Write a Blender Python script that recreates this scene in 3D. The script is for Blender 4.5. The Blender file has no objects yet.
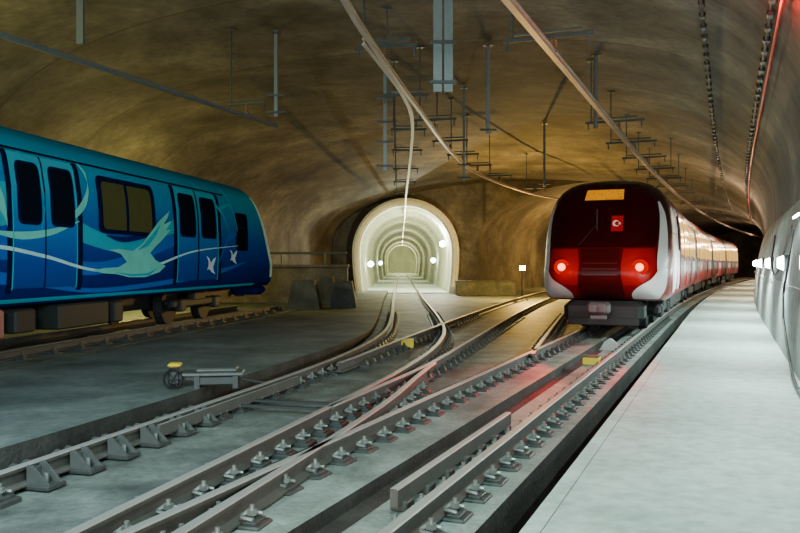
import bpy, bmesh, math, random
from mathutils import Vector, Matrix
random.seed(4)
PI=math.pi
COL=bpy.context.scene.collection

# ------------------------------------------------------------------ materials
def newmat(name):
    m=bpy.data.materials.new(name); m.use_nodes=True
    nt=m.node_tree; b=nt.nodes['Principled BSDF']; return m,nt,b
def simple(name,col,rough=.6,metal=0,noise=.15,scale=6,emis=None,es=0,coat=0,spec=.5):
    m,nt,b=newmat(name)
    b.inputs['Roughness'].default_value=rough; b.inputs['Metallic'].default_value=metal
    b.inputs['Specular IOR Level'].default_value=spec
    if coat: b.inputs['Coat Weight'].default_value=coat; b.inputs['Coat Roughness'].default_value=.08
    tc=nt.nodes.new('ShaderNodeTexCoord'); n=nt.nodes.new('ShaderNodeTexNoise')
    n.inputs['Scale'].default_value=scale; n.inputs['Detail'].default_value=4
    nt.links.new(tc.outputs['Object'],n.inputs['Vector'])
    mx=nt.nodes.new('ShaderNodeMix'); mx.data_type='RGBA'
    mx.inputs[6].default_value=(*[c*(1-noise) for c in col],1)
    mx.inputs[7].default_value=(*[min(1,c*(1+noise)) for c in col],1)
    nt.links.new(n.outputs['Fac'],mx.inputs[0]); nt.links.new(mx.outputs[2],b.inputs['Base Color'])
    if emis:
        b.inputs['Emission Color'].default_value=(*emis,1); b.inputs['Emission Strength'].default_value=es
    return m
def concrete(name,c1,c2,c3,scale=.5,rough=.8,bump=.3,seam=None,stretch=(1,1,1),grain=.55,stain=0):
    m,nt,b=newmat(name); N=nt.nodes; L=nt.links
    tc=N.new('ShaderNodeTexCoord'); mp=N.new('ShaderNodeMapping'); mp.inputs['Scale'].default_value=stretch
    L.new(tc.outputs['Object'],mp.inputs['Vector'])
    n1=N.new('ShaderNodeTexNoise'); n1.inputs['Scale'].default_value=scale; n1.inputs['Detail'].default_value=8; n1.inputs['Roughness'].default_value=.62
    n1.inputs['Distortion'].default_value=.3
    L.new(mp.outputs[0],n1.inputs['Vector'])
    r=N.new('ShaderNodeValToRGB'); e=r.color_ramp.elements
    e[0].position=.32; e[0].color=(*c1,1); e[1].position=.72; e[1].color=(*c3,1)
    k=e.new(.52); k.color=(*c2,1)
    L.new(n1.outputs['Fac'],r.inputs[0])
    n2=N.new('ShaderNodeTexNoise'); n2.inputs['Scale'].default_value=scale*14; n2.inputs['Detail'].default_value=6
    L.new(mp.outputs[0],n2.inputs['Vector'])
    mx=N.new('ShaderNodeMix'); mx.data_type='RGBA'; mx.blend_type='MULTIPLY'; mx.inputs[0].default_value=grain
    r2=N.new('ShaderNodeValToRGB'); r2.color_ramp.elements[0].position=.3; r2.color_ramp.elements[0].color=(.45,.45,.45,1); r2.color_ramp.elements[1].position=.65
    L.new(n2.outputs['Fac'],r2.inputs[0]); L.new(r.outputs[0],mx.inputs[6]); L.new(r2.outputs[0],mx.inputs[7])
    out=mx.outputs[2]
    if stain:
        n3=N.new('ShaderNodeTexNoise'); n3.inputs['Scale'].default_value=1.1; n3.inputs['Detail'].default_value=10; n3.inputs['Roughness'].default_value=.75
        L.new(tc.outputs['Object'],n3.inputs['Vector'])
        r3=N.new('ShaderNodeValToRGB'); r3.color_ramp.elements[0].position=.36; r3.color_ramp.elements[0].color=(1-stain,1-stain,1-stain,1); r3.color_ramp.elements[1].position=.58
        L.new(n3.outputs['Fac'],r3.inputs[0])
        mx3=N.new('ShaderNodeMix'); mx3.data_type='RGBA'; mx3.blend_type='MULTIPLY'; mx3.inputs[0].default_value=1
        L.new(out,mx3.inputs[6]); L.new(r3.outputs[0],mx3.inputs[7]); out=mx3.outputs[2]
    if seam:
        sp=N.new('ShaderNodeSeparateXYZ'); L.new(tc.outputs['Object'],sp.inputs[0])
        a=N.new('ShaderNodeMath'); a.operation='MULTIPLY_ADD'; a.inputs[1].default_value=.38
        L.new(sp.outputs[0],a.inputs[0]); L.new(sp.outputs[1],a.inputs[2])
        dv=N.new('ShaderNodeMath'); dv.operation='DIVIDE'; dv.inputs[1].default_value=seam; L.new(a.outputs[0],dv.inputs[0])
        fl=N.new('ShaderNodeMath'); fl.operation='FLOOR'; L.new(dv.outputs[0],fl.inputs[0])
        wn=N.new('ShaderNodeTexWhiteNoise'); wn.noise_dimensions='1D'; L.new(fl.outputs[0],wn.inputs['W'])
        mr=N.new('ShaderNodeMapRange'); mr.inputs[3].default_value=.82; mr.inputs[4].default_value=1.12; L.new(wn.outputs[0],mr.inputs[0])
        vm=N.new('ShaderNodeVectorMath'); vm.operation='SCALE'; L.new(out,vm.inputs[0]); L.new(mr.outputs[0],vm.inputs['Scale'])
        out=vm.outputs[0]
        md=N.new('ShaderNodeMath'); md.operation='PINGPONG'; md.inputs[1].default_value=seam/2
        L.new(a.outputs[0],md.inputs[0])
        ls=N.new('ShaderNodeMath'); ls.operation='LESS_THAN'; ls.inputs[1].default_value=.04
        L.new(md.outputs[0],ls.inputs[0])
        mm=N.new('ShaderNodeMix'); mm.data_type='RGBA'; mm.inputs[7].default_value=(*[c*.6 for c in c1],1)
        f=N.new('ShaderNodeMath'); f.operation='MULTIPLY'; f.inputs[1].default_value=.65; L.new(ls.outputs[0],f.inputs[0])
        L.new(f.outputs[0],mm.inputs[0]); L.new(out,mm.inputs[6]); out=mm.outputs[2]
    L.new(out,b.inputs['Base Color'])
    b.inputs['Roughness'].default_value=rough
    bp=N.new('ShaderNodeBump'); bp.inputs['Strength'].default_value=bump; bp.inputs['Distance'].default_value=.03
    L.new(n2.outputs['Fac'],bp.inputs['Height']); L.new(bp.outputs[0],b.inputs['Normal'])
    return m
M={}
M['vault']=concrete('vault_concrete',(.050,.042,.034),(.135,.118,.096),(.28,.25,.205),.36,.85,.3,seam=5.2,grain=.5,stain=.42)
M['slab']=concrete('slab_concrete',(.08,.108,.10),(.17,.215,.20),(.29,.345,.325),.7,.6,.25)
M['slab2']=concrete('track_slab_concrete',(.07,.085,.08),(.17,.205,.19),(.31,.37,.345),1.3,.6,.4)
M['plinth']=concrete('plinth_concrete',(.14,.175,.16),(.27,.325,.30),(.41,.48,.45),1.5,.6,.4)
M['pit']=concrete('drain_shade_concrete',(.006,.005,.005),(.012,.010,.009),(.025,.02,.017),1,.6,.3)  # near-black base, the shade down in the slab gaps put into its colour
M['edge']=concrete('shade_edge_concrete',(.018,.018,.017),(.045,.047,.044),(.09,.095,.088),1.5,.7,.4)  # slab sides and trough floors coloured dark to stand in for shade
M['walk']=concrete('walkway_concrete',(.42,.52,.49),(.56,.67,.63),(.66,.77,.73),.6,.65,.15)
M['lining']=concrete('lining_concrete',(.34,.37,.36),(.46,.50,.48),(.58,.62,.60),.5,.9,.3,grain=.4,stain=.35)
M['tubeL']=concrete('portal_lining',(.30,.32,.21),(.42,.45,.31),(.56,.59,.44),.8,.7,.2,stain=.3)
M['tubeR']=concrete('portal_rib',(.5,.52,.38),(.62,.64,.48),(.75,.77,.6),.8,.7,.2)
M['ring']=concrete('portal_ring_concrete',(.65,.65,.55),(.78,.78,.68),(.88,.88,.8),.8,.7,.2)
M['block']=concrete('dark_block_concrete',(.04,.045,.04),(.08,.09,.08),(.15,.15,.13),1.5,.8,.4)
M['barrier']=concrete('barrier_concrete',(.10,.085,.065),(.17,.15,.12),(.27,.24,.19),.9,.8,.3)
M['railside']=simple('rail_web_steel',(.095,.090,.083),.6,.15,.35,9)
M['railtop']=simple('rail_head_steel',(.40,.40,.39),.48,.4,.12,12)
M['plate']=simple('fastener_plate_steel',(.08,.09,.088),.5,.5,.3,20)
M['clip']=simple('fastener_clip_steel',(.30,.33,.32),.4,.6,.25,30)
M['galv']=simple('galvanised_steel',(.17,.205,.215),.45,.5,.2,10)
M['galvd']=simple('dark_galvanised_steel',(.060,.072,.076),.5,.4,.2,10)
M['brace']=simple('brace_steel',(.13,.148,.145),.5,.5,.25,10)
M['alu']=simple('conductor_aluminium',(.50,.42,.36),.4,.4,.2,4)
M['brown']=simple('brown_porcelain',(.18,.09,.05),.3,0,.2,10)
M['black']=simple('black_rubber',(.012,.012,.013),.5,0,.2,10)
M['redpipe']=simple('red_pipe_paint',(.6,.02,.015),.4,0,.2,8)
M['dark']=simple('underframe_dark',(.018,.02,.022),.6,.2,.3,8)
M['equip']=simple('equipment_grey',(.11,.11,.11),.6,.2,.3,5)
M['equipred']=simple('equipment_red_brown',(.33,.12,.10),.6,0,.3,5)
M['glass']=simple('dark_glass',(.004,.008,.016),.3,0,.1,3,spec=0)
M['glassred']=simple('red_reflection_dark_glass',(.030,.001,.0015),.2,0,.3,2,spec=.15)  # red of the lamp reflections mixed into the dark glass colour
M['glassg']=simple('dim_lit_glass',(.012,.016,.012),.3,0,.9,1.6,emis=(.70,.72,.16),es=.035,spec=0)
M['glassw']=simple('lit_window_glass',(.1,.06,.02),.15,0,.3,2,emis=(1,.55,.13),es=1.3,spec=.05)
M['white']=simple('white_paint',(.74,.72,.72),.4,0,.05,3)
M['gullwhite']=simple('livery_white',(.60,.84,.95),.5,0,.05,3,spec=0)
M['red']=simple('red_paint',(.26,.0008,.001),.35,0,.1,3,spec=.2)
M['dred']=simple('dark_red_paint',(.09,.002,.003),.4,0,.1,3)
M['blk']=simple('black_gloss_paint',(.045,.0008,.001),.3,0,.1,3,spec=.15)
M['yellow']=simple('yellow_paint',(.80,.58,.04),.5,0,.15,6)
M['cyan']=simple('livery_cyan',(.01,.42,.60),.5,0,.06,3,spec=0)
M['teal']=simple('livery_teal',(.16,.68,.62),.5,0,.2,3,spec=0)
M['palecyan']=simple('livery_pale_cyan',(.45,.85,.93),.5,0,.06,3,spec=0)
M['midblue']=simple('livery_mid_blue',(.0,.13,.58),.5,0,.06,3,spec=0)
M['navy']=simple('livery_navy',(.001,.012,.14),.5,0,.08,3,spec=0)
M['seal']=simple('door_seal_black',(.003,.010,.045),.5,0,.1,3,spec=0)
M['lampw']=simple('lamp_lens_white',(.9,.9,.85),.3,0,0,3,emis=(.86,1,.93),es=55)
M['lampy']=simple('lamp_lens_warm',(.9,.8,.6),.3,0,0,3,emis=(1,.75,.35),es=40)
M['lampr']=simple('lamp_lens_glow_red',(.0,.0,.0),.6,0,0,3,emis=(1,.0,.0),es=.8,spec=0)
M['lampc']=simple('lamp_core',(.0,.0,.0),.6,0,0,3,emis=(1,.12,.05),es=9,spec=0)
M['flagred']=simple('flag_red_lit',(.0,.0,.0),.5,0,.05,3,emis=(1,.0,.0),es=.30,spec=0)  # both flag colours glow by emission, as if lit from the cab
M['flagw']=simple('flag_white_lit',(.0,.0,.0),.5,0,.05,3,emis=(1,.80,.70),es=.55,spec=0)
M['cloth']=simple('pale_plastic',(.45,.45,.43),.4,0,.1,6)
m,nt,b=newmat('amber_display'); M['amber']=m
tc=nt.nodes.new('ShaderNodeTexCoord'); br=nt.nodes.new('ShaderNodeTexVoronoi'); br.inputs['Scale'].default_value=16
nt.links.new(tc.outputs['Object'],br.inputs['Vector'])
rr=nt.nodes.new('ShaderNodeValToRGB'); rr.color_ramp.elements[0].color=(1,.38,.0,1); rr.color_ramp.elements[0].position=.5; rr.color_ramp.elements[1].color=(.8,.20,0,1); rr.color_ramp.elements[1].position=.9
nt.links.new(br.outputs['Distance'],rr.inputs[0]); nt.links.new(rr.outputs[0],b.inputs['Emission Color']); b.inputs['Emission Strength'].default_value=.72
b.inputs['Base Color'].default_value=(0,0,0,1); b.inputs['Specular IOR Level'].default_value=0
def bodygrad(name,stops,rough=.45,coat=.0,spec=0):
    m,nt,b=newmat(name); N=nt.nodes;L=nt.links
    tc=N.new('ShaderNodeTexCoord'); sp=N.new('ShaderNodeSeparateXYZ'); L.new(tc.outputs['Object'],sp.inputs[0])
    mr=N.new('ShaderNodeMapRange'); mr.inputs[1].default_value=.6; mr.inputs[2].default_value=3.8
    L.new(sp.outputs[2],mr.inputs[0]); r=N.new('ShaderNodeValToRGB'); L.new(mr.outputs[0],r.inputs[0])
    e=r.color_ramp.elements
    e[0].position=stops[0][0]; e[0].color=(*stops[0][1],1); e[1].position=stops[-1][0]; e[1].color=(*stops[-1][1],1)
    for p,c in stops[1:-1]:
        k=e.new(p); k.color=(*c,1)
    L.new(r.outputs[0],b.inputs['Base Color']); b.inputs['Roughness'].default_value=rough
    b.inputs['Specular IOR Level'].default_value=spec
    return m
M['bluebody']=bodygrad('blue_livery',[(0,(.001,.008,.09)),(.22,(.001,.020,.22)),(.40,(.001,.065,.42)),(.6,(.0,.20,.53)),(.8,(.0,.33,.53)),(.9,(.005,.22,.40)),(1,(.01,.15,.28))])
M['doorblue']=bodygrad('door_livery',[(0,(.001,.03,.20)),(.25,(.001,.07,.40)),(.45,(.002,.19,.58)),(.65,(.02,.40,.62)),(1,(.05,.50,.60))])
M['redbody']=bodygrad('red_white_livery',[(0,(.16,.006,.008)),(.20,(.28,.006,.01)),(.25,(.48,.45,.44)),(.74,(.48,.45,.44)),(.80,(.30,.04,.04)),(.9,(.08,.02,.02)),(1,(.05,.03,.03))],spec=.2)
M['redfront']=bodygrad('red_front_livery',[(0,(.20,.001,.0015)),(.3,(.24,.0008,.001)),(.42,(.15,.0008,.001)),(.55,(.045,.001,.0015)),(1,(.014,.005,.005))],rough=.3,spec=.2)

# ------------------------------------------------------------------ mesh builder
class MB:
    def __init__(s): s.v=[];s.f=[];s.mi=[]
    def add(s,vs,fs,mi=0):
        o=len(s.v); s.v+= [tuple(p) for p in vs]; s.f+=[tuple(i+o for i in f) for f in fs]; s.mi+=[mi]*len(fs)
    def box(s,c,d,rz=0,mi=0,taper=0,rx=0,bev=0):
        hx,hy,hz=d[0]/2,d[1]/2,d[2]/2
        R=Matrix.Rotation(rz,3,'Z')@Matrix.Rotation(rx,3,'X')
        if bev<=0:
            vs=[]
            for z in(-1,1):
                t=1-(taper if z>0 else 0)
                for x,y in((-1,-1),(1,-1),(1,1),(-1,1)):
                    vs.append(Vector(c)+R@Vector((x*hx*t,y*hy*t,z*hz)))
            s.add(vs,[(3,2,1,0),(4,5,6,7),(0,1,5,4),(1,2,6,5),(2,3,7,6),(3,0,4,7)],mi)
        else:
            b=min(bev,hx*.9,hy*.9,hz*.9); vs=[];fs=[]
            lev=[(-hz,b),(-hz+b,0),(hz-b,0),(hz,b)]
            for z,i in lev:
                X=hx-i;Y=hy-i
                for x,y in((-X+b,-Y),(X-b,-Y),(X,-Y+b),(X,Y-b),(X-b,Y),(-X+b,Y),(-X,Y-b),(-X,-Y+b)):
                    vs.append(Vector(c)+R@Vector((x,y,z)))
            for k in range(3):
                for j in range(8): fs.append((k*8+j,k*8+(j+1)%8,(k+1)*8+(j+1)%8,(k+1)*8+j))
            fs.append(tuple(range(7,-1,-1))); fs.append(tuple(range(24,32)))
            s.add(vs,fs,mi)
    def cyl(s,p0,p1,r,n=12,r1=None,mi=0):
        p0=Vector(p0);p1=Vector(p1); r1=r if r1 is None else r1
        d=(p1-p0).normalized(); a=d.orthogonal().normalized(); b2=d.cross(a)
        vs=[p0+(a*math.cos(2*PI*i/n)+b2*math.sin(2*PI*i/n))*r for i in range(n)]+[p1+(a*math.cos(2*PI*i/n)+b2*math.sin(2*PI*i/n))*r1 for i in range(n)]
        fs=[(i,(i+1)%n,n+(i+1)%n,n+i) for i in range(n)]+[tuple(range(n-1,-1,-1)),tuple(range(n,2*n))]
        s.add(vs,fs,mi)
    def tube(s,pts,r,n=8,mi=0):
        pts=[Vector(p) for p in pts]; vs=[];fs=[]
        for i,p in enumerate(pts):
            t=(pts[min(i+1,len(pts)-1)]-pts[max(i-1,0)]).normalized()
            up=Vector((0,0,1)) if abs(t.z)<.95 else Vector((1,0,0))
            a=t.cross(up).normalized(); b2=a.cross(t)
            for k in range(n): vs.append(p+(a*math.cos(2*PI*k/n)+b2*math.sin(2*PI*k/n))*r)
        for i in range(len(pts)-1):
            for k in range(n): fs.append((i*n+k,i*n+(k+1)%n,(i+1)*n+(k+1)%n,(i+1)*n+k))
        fs.append(tuple(range(n-1,-1,-1))); q=(len(pts)-1)*n; fs.append(tuple(range(q,q+n)))
        s.add(vs,fs,mi)
    def sweep(s,pts,prof,mis=None,close=True):
        pts=[Vector(p) for p in pts]; n=len(prof); vs=[]
        for i,p in enumerate(pts):
            t=(pts[min(i+1,len(pts)-1)]-pts[max(i-1,0)]); t.z=0; t.normalize()
            nn=Vector((t.y,-t.x,0))
            for a,z in prof: vs.append(p+nn*a+Vector((0,0,z)))
        o=len(s.v); s.v+=[tuple(v) for v in vs]
        for i in range(len(pts)-1):
            for k in range(n if close else n-1):
                s.f.append((o+i*n+k,o+(i+1)*n+k,o+(i+1)*n+(k+1)%n,o+i*n+(k+1)%n)); s.mi.append(mis[k] if mis else 0)
        if close:
            s.f.append(tuple(o+k for k in range(n))); s.mi.append(0)
            q=o+(len(pts)-1)*n; s.f.append(tuple(q+k for k in range(n-1,-1,-1))); s.mi.append(0)
    def grid(s,fn,nu,nv,mi=0,flip=False):
        vs=[fn(i/nu,j/nv) for j in range(nv+1) for i in range(nu+1)]
        fs=[]
        for j in range(nv):
            for i in range(nu):
                q=(j*(nu+1)+i,j*(nu+1)+i+1,(j+1)*(nu+1)+i+1,(j+1)*(nu+1)+i)
                fs.append(q[::-1] if flip else q)
        s.add(vs,fs,mi)
    def build(s,name,mats,parent=None,smooth=False,recalc=True):
        me=bpy.data.meshes.new(name); me.from_pydata(s.v,[],s.f)
        if not isinstance(mats,(list,tuple)): mats=[mats]
        for m in mats: me.materials.append(M[m] if isinstance(m,str) else m)
        for p,i in zip(me.polygons,s.mi): p.material_index=i; p.use_smooth=smooth
        if recalc:
            bm=bmesh.new(); bm.from_mesh(me); bmesh.ops.recalc_face_normals(bm,faces=bm.faces); bm.to_mesh(me); bm.free()
        if smooth and hasattr(me,'set_sharp_from_angle'): me.set_sharp_from_angle(angle=math.radians(40))
        o=bpy.data.objects.new(name,me); COL.objects.link(o)
        if parent: o.parent=parent
        return o
def tag(o,label=None,cat=None,group=None,kind=None):
    if label:o['label']=label
    if cat:o['category']=cat
    if group:o['group']=group
    if kind:o['kind']=kind
    return o
def thing(name,label,cat,loc=(0,0,0),rz=0,group=None):
    o=bpy.data.objects.new(name,None); COL.objects.link(o); o.location=loc; o.rotation_euler=(0,0,rz); o.empty_display_size=.2
    return tag(o,label,cat,group)
def dup(root,loc,rz,label=None,group=None):
    r=root.copy(); COL.objects.link(r); r.location=loc; r.rotation_euler=(0,0,rz)
    if label:r['label']=label
    if group:r['group']=group
    for ch in list(root.children):
        c=ch.copy(); COL.objects.link(c); c.parent=r
        for g in ch.children:
            d=g.copy(); COL.objects.link(d); d.parent=c
    return r

# ------------------------------------------------------------------ layout paths (metres; rail top z=0; +Y into the tunnel)
CH=1.6
def cv(Y): return 0 if Y<22 else (Y-22)**2/900
def RX(c,Y): return .41*Y+c+cv(Y)
def interp(pts):
    def f(Y):
        n=len(pts)
        if Y<=pts[0][0]:
            a,b=pts[0],pts[1]; return a[1]+(b[1]-a[1])*(Y-a[0])/(b[0]-a[0])
        if Y>=pts[-1][0]:
            a,b=pts[-2],pts[-1]; return b[1]+(b[1]-a[1])*(Y-b[0])/(b[0]-a[0])
        for i in range(n-1):
            if pts[i][0]<=Y<=pts[i+1][0]: break
        def sl(k):
            k0=max(0,k-1);k1=min(n-1,k+1); return (pts[k1][1]-pts[k0][1])/(pts[k1][0]-pts[k0][0])
        h=pts[i+1][0]-pts[i][0]; t=(Y-pts[i][0])/h
        return (2*t**3-3*t*t+1)*pts[i][1]+(t**3-2*t*t+t)*h*sl(i)+(-2*t**3+3*t*t)*pts[i+1][1]+(t**3-t*t)*h*sl(i+1)
    return f
XC=interp([(2,-4.22),(5.93,-3.14),(9.41,-2.18),(12.5,-1.38),(15.8,-.74),(19.5,-.36),(24,-.27),(29,-.28),(38,-.34),(46,-.32),(90,-.32)])
def XD(Y):
    s=(XC(Y+.1)-XC(Y-.1))/.2; return XC(Y)+1.435*math.sqrt(1+s*s)
XE=interp([(9.0,XD(9.0)+.02),(12.7,.42),(16,1.25),(21,2.5),(28,4.3),(37.6,7.0),(50,11.2),(75,23.8),(100,38)])
XH=interp([(2,-2.08),(4.76,-1.33),(7,-.73),(9.5,-.12),(11.5,.25),(13.2,.60)])
def XF(Y): return XE(Y)+1.53
def XG(Y): return XE(Y)-1.5
def XA(Y): return RX(-2.83-.776,Y)
def XB(Y): return RX(-2.83+.776,Y)
def ysamp(a,b,st): 
    n=max(1,int(math.ceil((b-a)/st))); return [a+(b-a)*i/n for i in range(n+1)]
def XL(Y): return -10.5 if Y<25 else -10.5+6.3*(min(1,(Y-25)/25))**1.3
SPR=2.8; B2=4.0; LW=-16.5
def sstep(Y,a,b):
    t=max(0,min(1,(Y-a)/(b-a))); return 3*t*t-2*t**3
def bh(Y): return 4.4+(B2-4.4)*sstep(Y,28,50)
def nv(Y): return 2.75-.6*sstep(Y,22,50)
def prof_pts(xl,xr,b,nn,N=64):
    xc=(xl+xr)/2;a=(xr-xl)/2; out=[]
    for i in range(N+1):
        th=PI*i/N; c=math.cos(th); s_=math.sin(th)
        out.append((xc-a*math.copysign(abs(c)**(2/nn),c),SPR+b*max(0,s_)**(2/nn)))
    return out
def vault_z(X,Y):
    if Y<=50: xl,xr=XL(Y),RX(1.45,Y)
    else: xl,xr=RX(LW,Y),RX(1.45,Y)
    t=min(.999,abs(X-(xl+xr)/2)/((xr-xl)/2)); return SPR+bh(Y)*(1-t**nv(Y))**(1/nv(Y))

# ------------------------------------------------------------------ setting
def loft(name,ys,xl,xr,mat,base=-.6):
    mb=MB(); rows=[]
    for Y in ys:
        p=[(xl(Y),base)]+prof_pts(xl(Y),xr(Y),bh(Y),nv(Y))
        rows.append([(x,Y,z) for x,z in p])
    n=len(rows[0]); vs=[v for r in rows for v in r]; fs=[]
    for i in range(len(rows)-1):
        for k in range(n-1): fs.append((i*n+k,i*n+k+1,(i+1)*n+k+1,(i+1)*n+k))
    mb.add(vs,fs); o=mb.build(name,mat,smooth=True); return tag(o,kind='structure')
loft('ceiling',ysamp(-5,50,1.1),XL,lambda Y:RX(1.45,Y),'vault')
loft('ceiling',ysamp(50,125,2),lambda Y:RX(LW,Y),lambda Y:RX(1.45,Y),'vault')
PX,PZ,PR=.35,2.35,2.8
def hs(r,N=48):
    lo=[(1-.10*(k/8)**2,-(k/8)*(PZ+.62)) for k in range(8,0,-1)]
    P=[(PX+r*a,PZ+z) for a,z in lo]
    P+=[(PX+r*math.cos(PI*i/N),PZ+r*math.sin(PI*i/N)) for i in range(N+1)]
    P+=[(PX-r*a,PZ+z) for a,z in lo[::-1]]
    return P
cu=bpy.data.curves.new('endcurve','CURVE'); cu.dimensions='2D'; cu.fill_mode='BOTH'
def spl(pts):
    s=cu.splines.new('POLY'); s.points.add(len(pts)-1)
    for q,(x,y) in zip(s.points,pts): q.co=(x,y,0,1)
    s.use_cyclic_u=True
out=[(XL(50),-.7)]+prof_pts(XL(50),RX(1.45,50),B2+.06,nv(50))
inn=prof_pts(RX(LW,50),RX(1.45,50),B2,nv(50))[::-1][1:]
spl(out+inn+[(RX(LW,50),-.7)])
spl(hs(PR))
co=bpy.data.objects.new('tmp',cu); COL.objects.link(co); co.rotation_euler=(PI/2,0,0); co.location=(0,50,0)
bpy.context.view_layer.update()
dg=bpy.context.evaluated_depsgraph_get(); me=bpy.data.meshes.new_from_object(co.evaluated_get(dg)); me.transform(co.matrix_world)
bpy.data.objects.remove(co); me.materials.clear(); me.materials.append(M['vault'])
tag(bpy.data.objects.new('wall_end',me),kind='structure'); COL.objects.link(bpy.data.objects['wall_end'])
mb=MB(); mb.box((-5,-5.1,3),(14,.2,9)); tag(mb.build('wall_back','vault'),kind='structure')
def strip(name,xl,xr,zt,zb,y0,y1,mat,st=1.2,side='edge'):
    mb=MB(); ys=ysamp(y0,y1,st); vs=[]
    for Y in ys:
        a,b=xl(Y),xr(Y); vs+=[(a,Y,zb),(a,Y,zt),(b,Y,zt),(b,Y,zb)]
    fs=[]; fs2=[]
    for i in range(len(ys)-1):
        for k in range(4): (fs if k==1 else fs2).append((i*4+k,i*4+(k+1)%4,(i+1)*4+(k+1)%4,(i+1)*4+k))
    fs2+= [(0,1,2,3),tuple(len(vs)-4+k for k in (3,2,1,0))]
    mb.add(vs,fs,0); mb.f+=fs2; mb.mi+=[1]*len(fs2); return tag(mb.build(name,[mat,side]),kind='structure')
mb=MB(); mb.add([(-12,-5,-.62),(50,-5,-.62),(70,125,-.62),(-12,125,-.62)],[(0,1,2,3)]); tag(mb.build('floor','pit'),kind='structure')
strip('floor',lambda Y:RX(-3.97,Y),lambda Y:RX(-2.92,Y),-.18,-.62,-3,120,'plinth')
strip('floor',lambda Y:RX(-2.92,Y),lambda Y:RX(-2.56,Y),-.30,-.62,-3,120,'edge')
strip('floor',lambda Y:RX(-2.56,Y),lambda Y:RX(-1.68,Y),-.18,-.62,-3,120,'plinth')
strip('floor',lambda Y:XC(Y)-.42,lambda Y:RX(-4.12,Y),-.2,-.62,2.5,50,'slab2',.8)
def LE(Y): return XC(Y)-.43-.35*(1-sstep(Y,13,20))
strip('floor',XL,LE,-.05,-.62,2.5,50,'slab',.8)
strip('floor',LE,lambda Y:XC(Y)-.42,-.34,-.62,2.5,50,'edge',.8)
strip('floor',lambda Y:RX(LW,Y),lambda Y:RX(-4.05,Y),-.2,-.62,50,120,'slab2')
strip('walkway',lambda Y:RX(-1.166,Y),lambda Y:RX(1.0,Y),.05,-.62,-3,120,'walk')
strip('trim_1',lambda Y:RX(-1.20,Y),lambda Y:RX(-1.08,Y),.058,-.02,-3,120,'walk')
mb=MB(); ys=ysamp(-3,120,1.2); pr=[(.95,.04),(.96,.35),(.98,.7),(1.01,1.05),(1.06,1.4),(1.12,1.75),(1.20,2.1),(1.29,2.45),(1.38,2.75),(1.45,2.9),(1.6,2.95)]
vs=[(RX(a,Y),Y,z) for Y in ys for a,z in pr]; n=len(pr)
mb.add(vs,[(i*n+k,i*n+k+1,(i+1)*n+k+1,(i+1)*n+k) for i in range(len(ys)-1) for k in range(n-1)])
tag(mb.build('wall_right','lining',smooth=True),kind='structure')
def arc_ring(mb,y0,y1,r0,r1,mi=0):
    A=hs(r0);B=hs(r1); vs=[];fs=[]; N=len(A)-1
    for a,b in zip(A,B):
        for (x,z),y in((a,y0),(b,y0),(b,y1),(a,y1)): vs.append((x,y,z))
    for i in range(N):
        for k in range(4): fs.append((i*4+k,(i+1)*4+k,(i+1)*4+(k+1)%4,i*4+(k+1)%4))
    fs+=[(0,1,2,3),(4*N+3,4*N+2,4*N+1,4*N)]
    mb.add(vs,fs,mi)
mb=MB(); arc_ring(mb,48.6,50.1,PR,3.25); arc_ring(mb,48.4,48.6,PR+.1,3.12); tag(mb.build('wall_portal','ring',smooth=True),kind='structure')
mb=MB()
for k in range(72):
    y=50.1+k*1.5
    arc_ring(mb,y,y+1.34,PR-.02,PR+.25,0); arc_ring(mb,y+1.34,y+1.5,PR-.045,PR+.25,1)
tag(mb.build('wall_tube',['tubeL','tubeR'],smooth=True),kind='structure')
strip('floor',lambda Y:PX-2.7,lambda Y:PX+2.7,-.15,-.62,49,158,'walk')
mb=MB(); mb.box((PX,158.2,2.3),(6.2,.3,6)); tag(mb.build('wall_tube_end','tubeR'),kind='structure')
mb=MB(); mb.box((RX(-7,124),124.5,3),(26,.3,9)); tag(mb.build('wall_far','vault'),kind='structure')

# ------------------------------------------------------------------ rails
RP=[(-.07,-.16),(.07,-.16),(.07,-.148),(.012,-.125),(.010,-.045),(.034,-.035),(.036,-.010),(.028,0),(-.028,0),(-.036,-.010),(-.034,-.035),(-.010,-.045),(-.012,-.125),(-.07,-.148)]
RMI=[0]*14
for k in (6,7,8): RMI[k]=1
def rail(fx,y0,y1,label,z=0,st=.8,name='rail',scale=1.12):
    mb=MB(); mb.sweep([(fx(Y),Y,z) for Y in ysamp(y0,y1,st)],[(a*scale,b) for a,b in RP],RMI)
    return tag(mb.build(name,['railside','railtop']),label,'rail')
rail(XA,1.5,118,'left running rail of the straight track that the red-fronted train stands on')
rail(XB,1.5,118,'right running rail of the straight track, nearest the walkway')
rail(XC,2.8,150,'left rail of the curved track leading into the round lit tunnel')
rail(XD,2.8,150,'right rail of the curved track leading into the round lit tunnel')
rail(XE,9.0,75,'middle rail of the branch that bends right, starting at the pointed crossing')
rail(XH,2.0,13.0,'short rail crossing the straight track left rail to join the branch')
rail(XF,14.3,75,'right rail of the branch that leaves the straight track beside the red train')
rail(XG,13.0,75,'left rail of the branch that crosses the curved track before the round tunnel')
gr=thing('check_rail','short pale steel check rail between the rails of the straight track','rail',(RX(-2.36,5.65),5.65,0))
O=Vector(gr.location)
mb=MB(); mb.sweep([Vector((RX(-2.36,Y),Y,.0))-O for Y in ysamp(5.65,8.6,.5)],[(-.03,-.12),(.03,-.12),(.03,0),(.02,.010),(-.03,.010)],[0,0,1,1,0]); mb.build('bar',['railside','railtop'],gr)
for Y in ysamp(5.8,8.4,.52):
    mb=MB(); mb.box(Vector((RX(-2.36,Y),Y,-.14))-O,(.14,.14,.08),rz=-.39,bev=.01); mb.build('support_chair','plate',gr)
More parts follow.
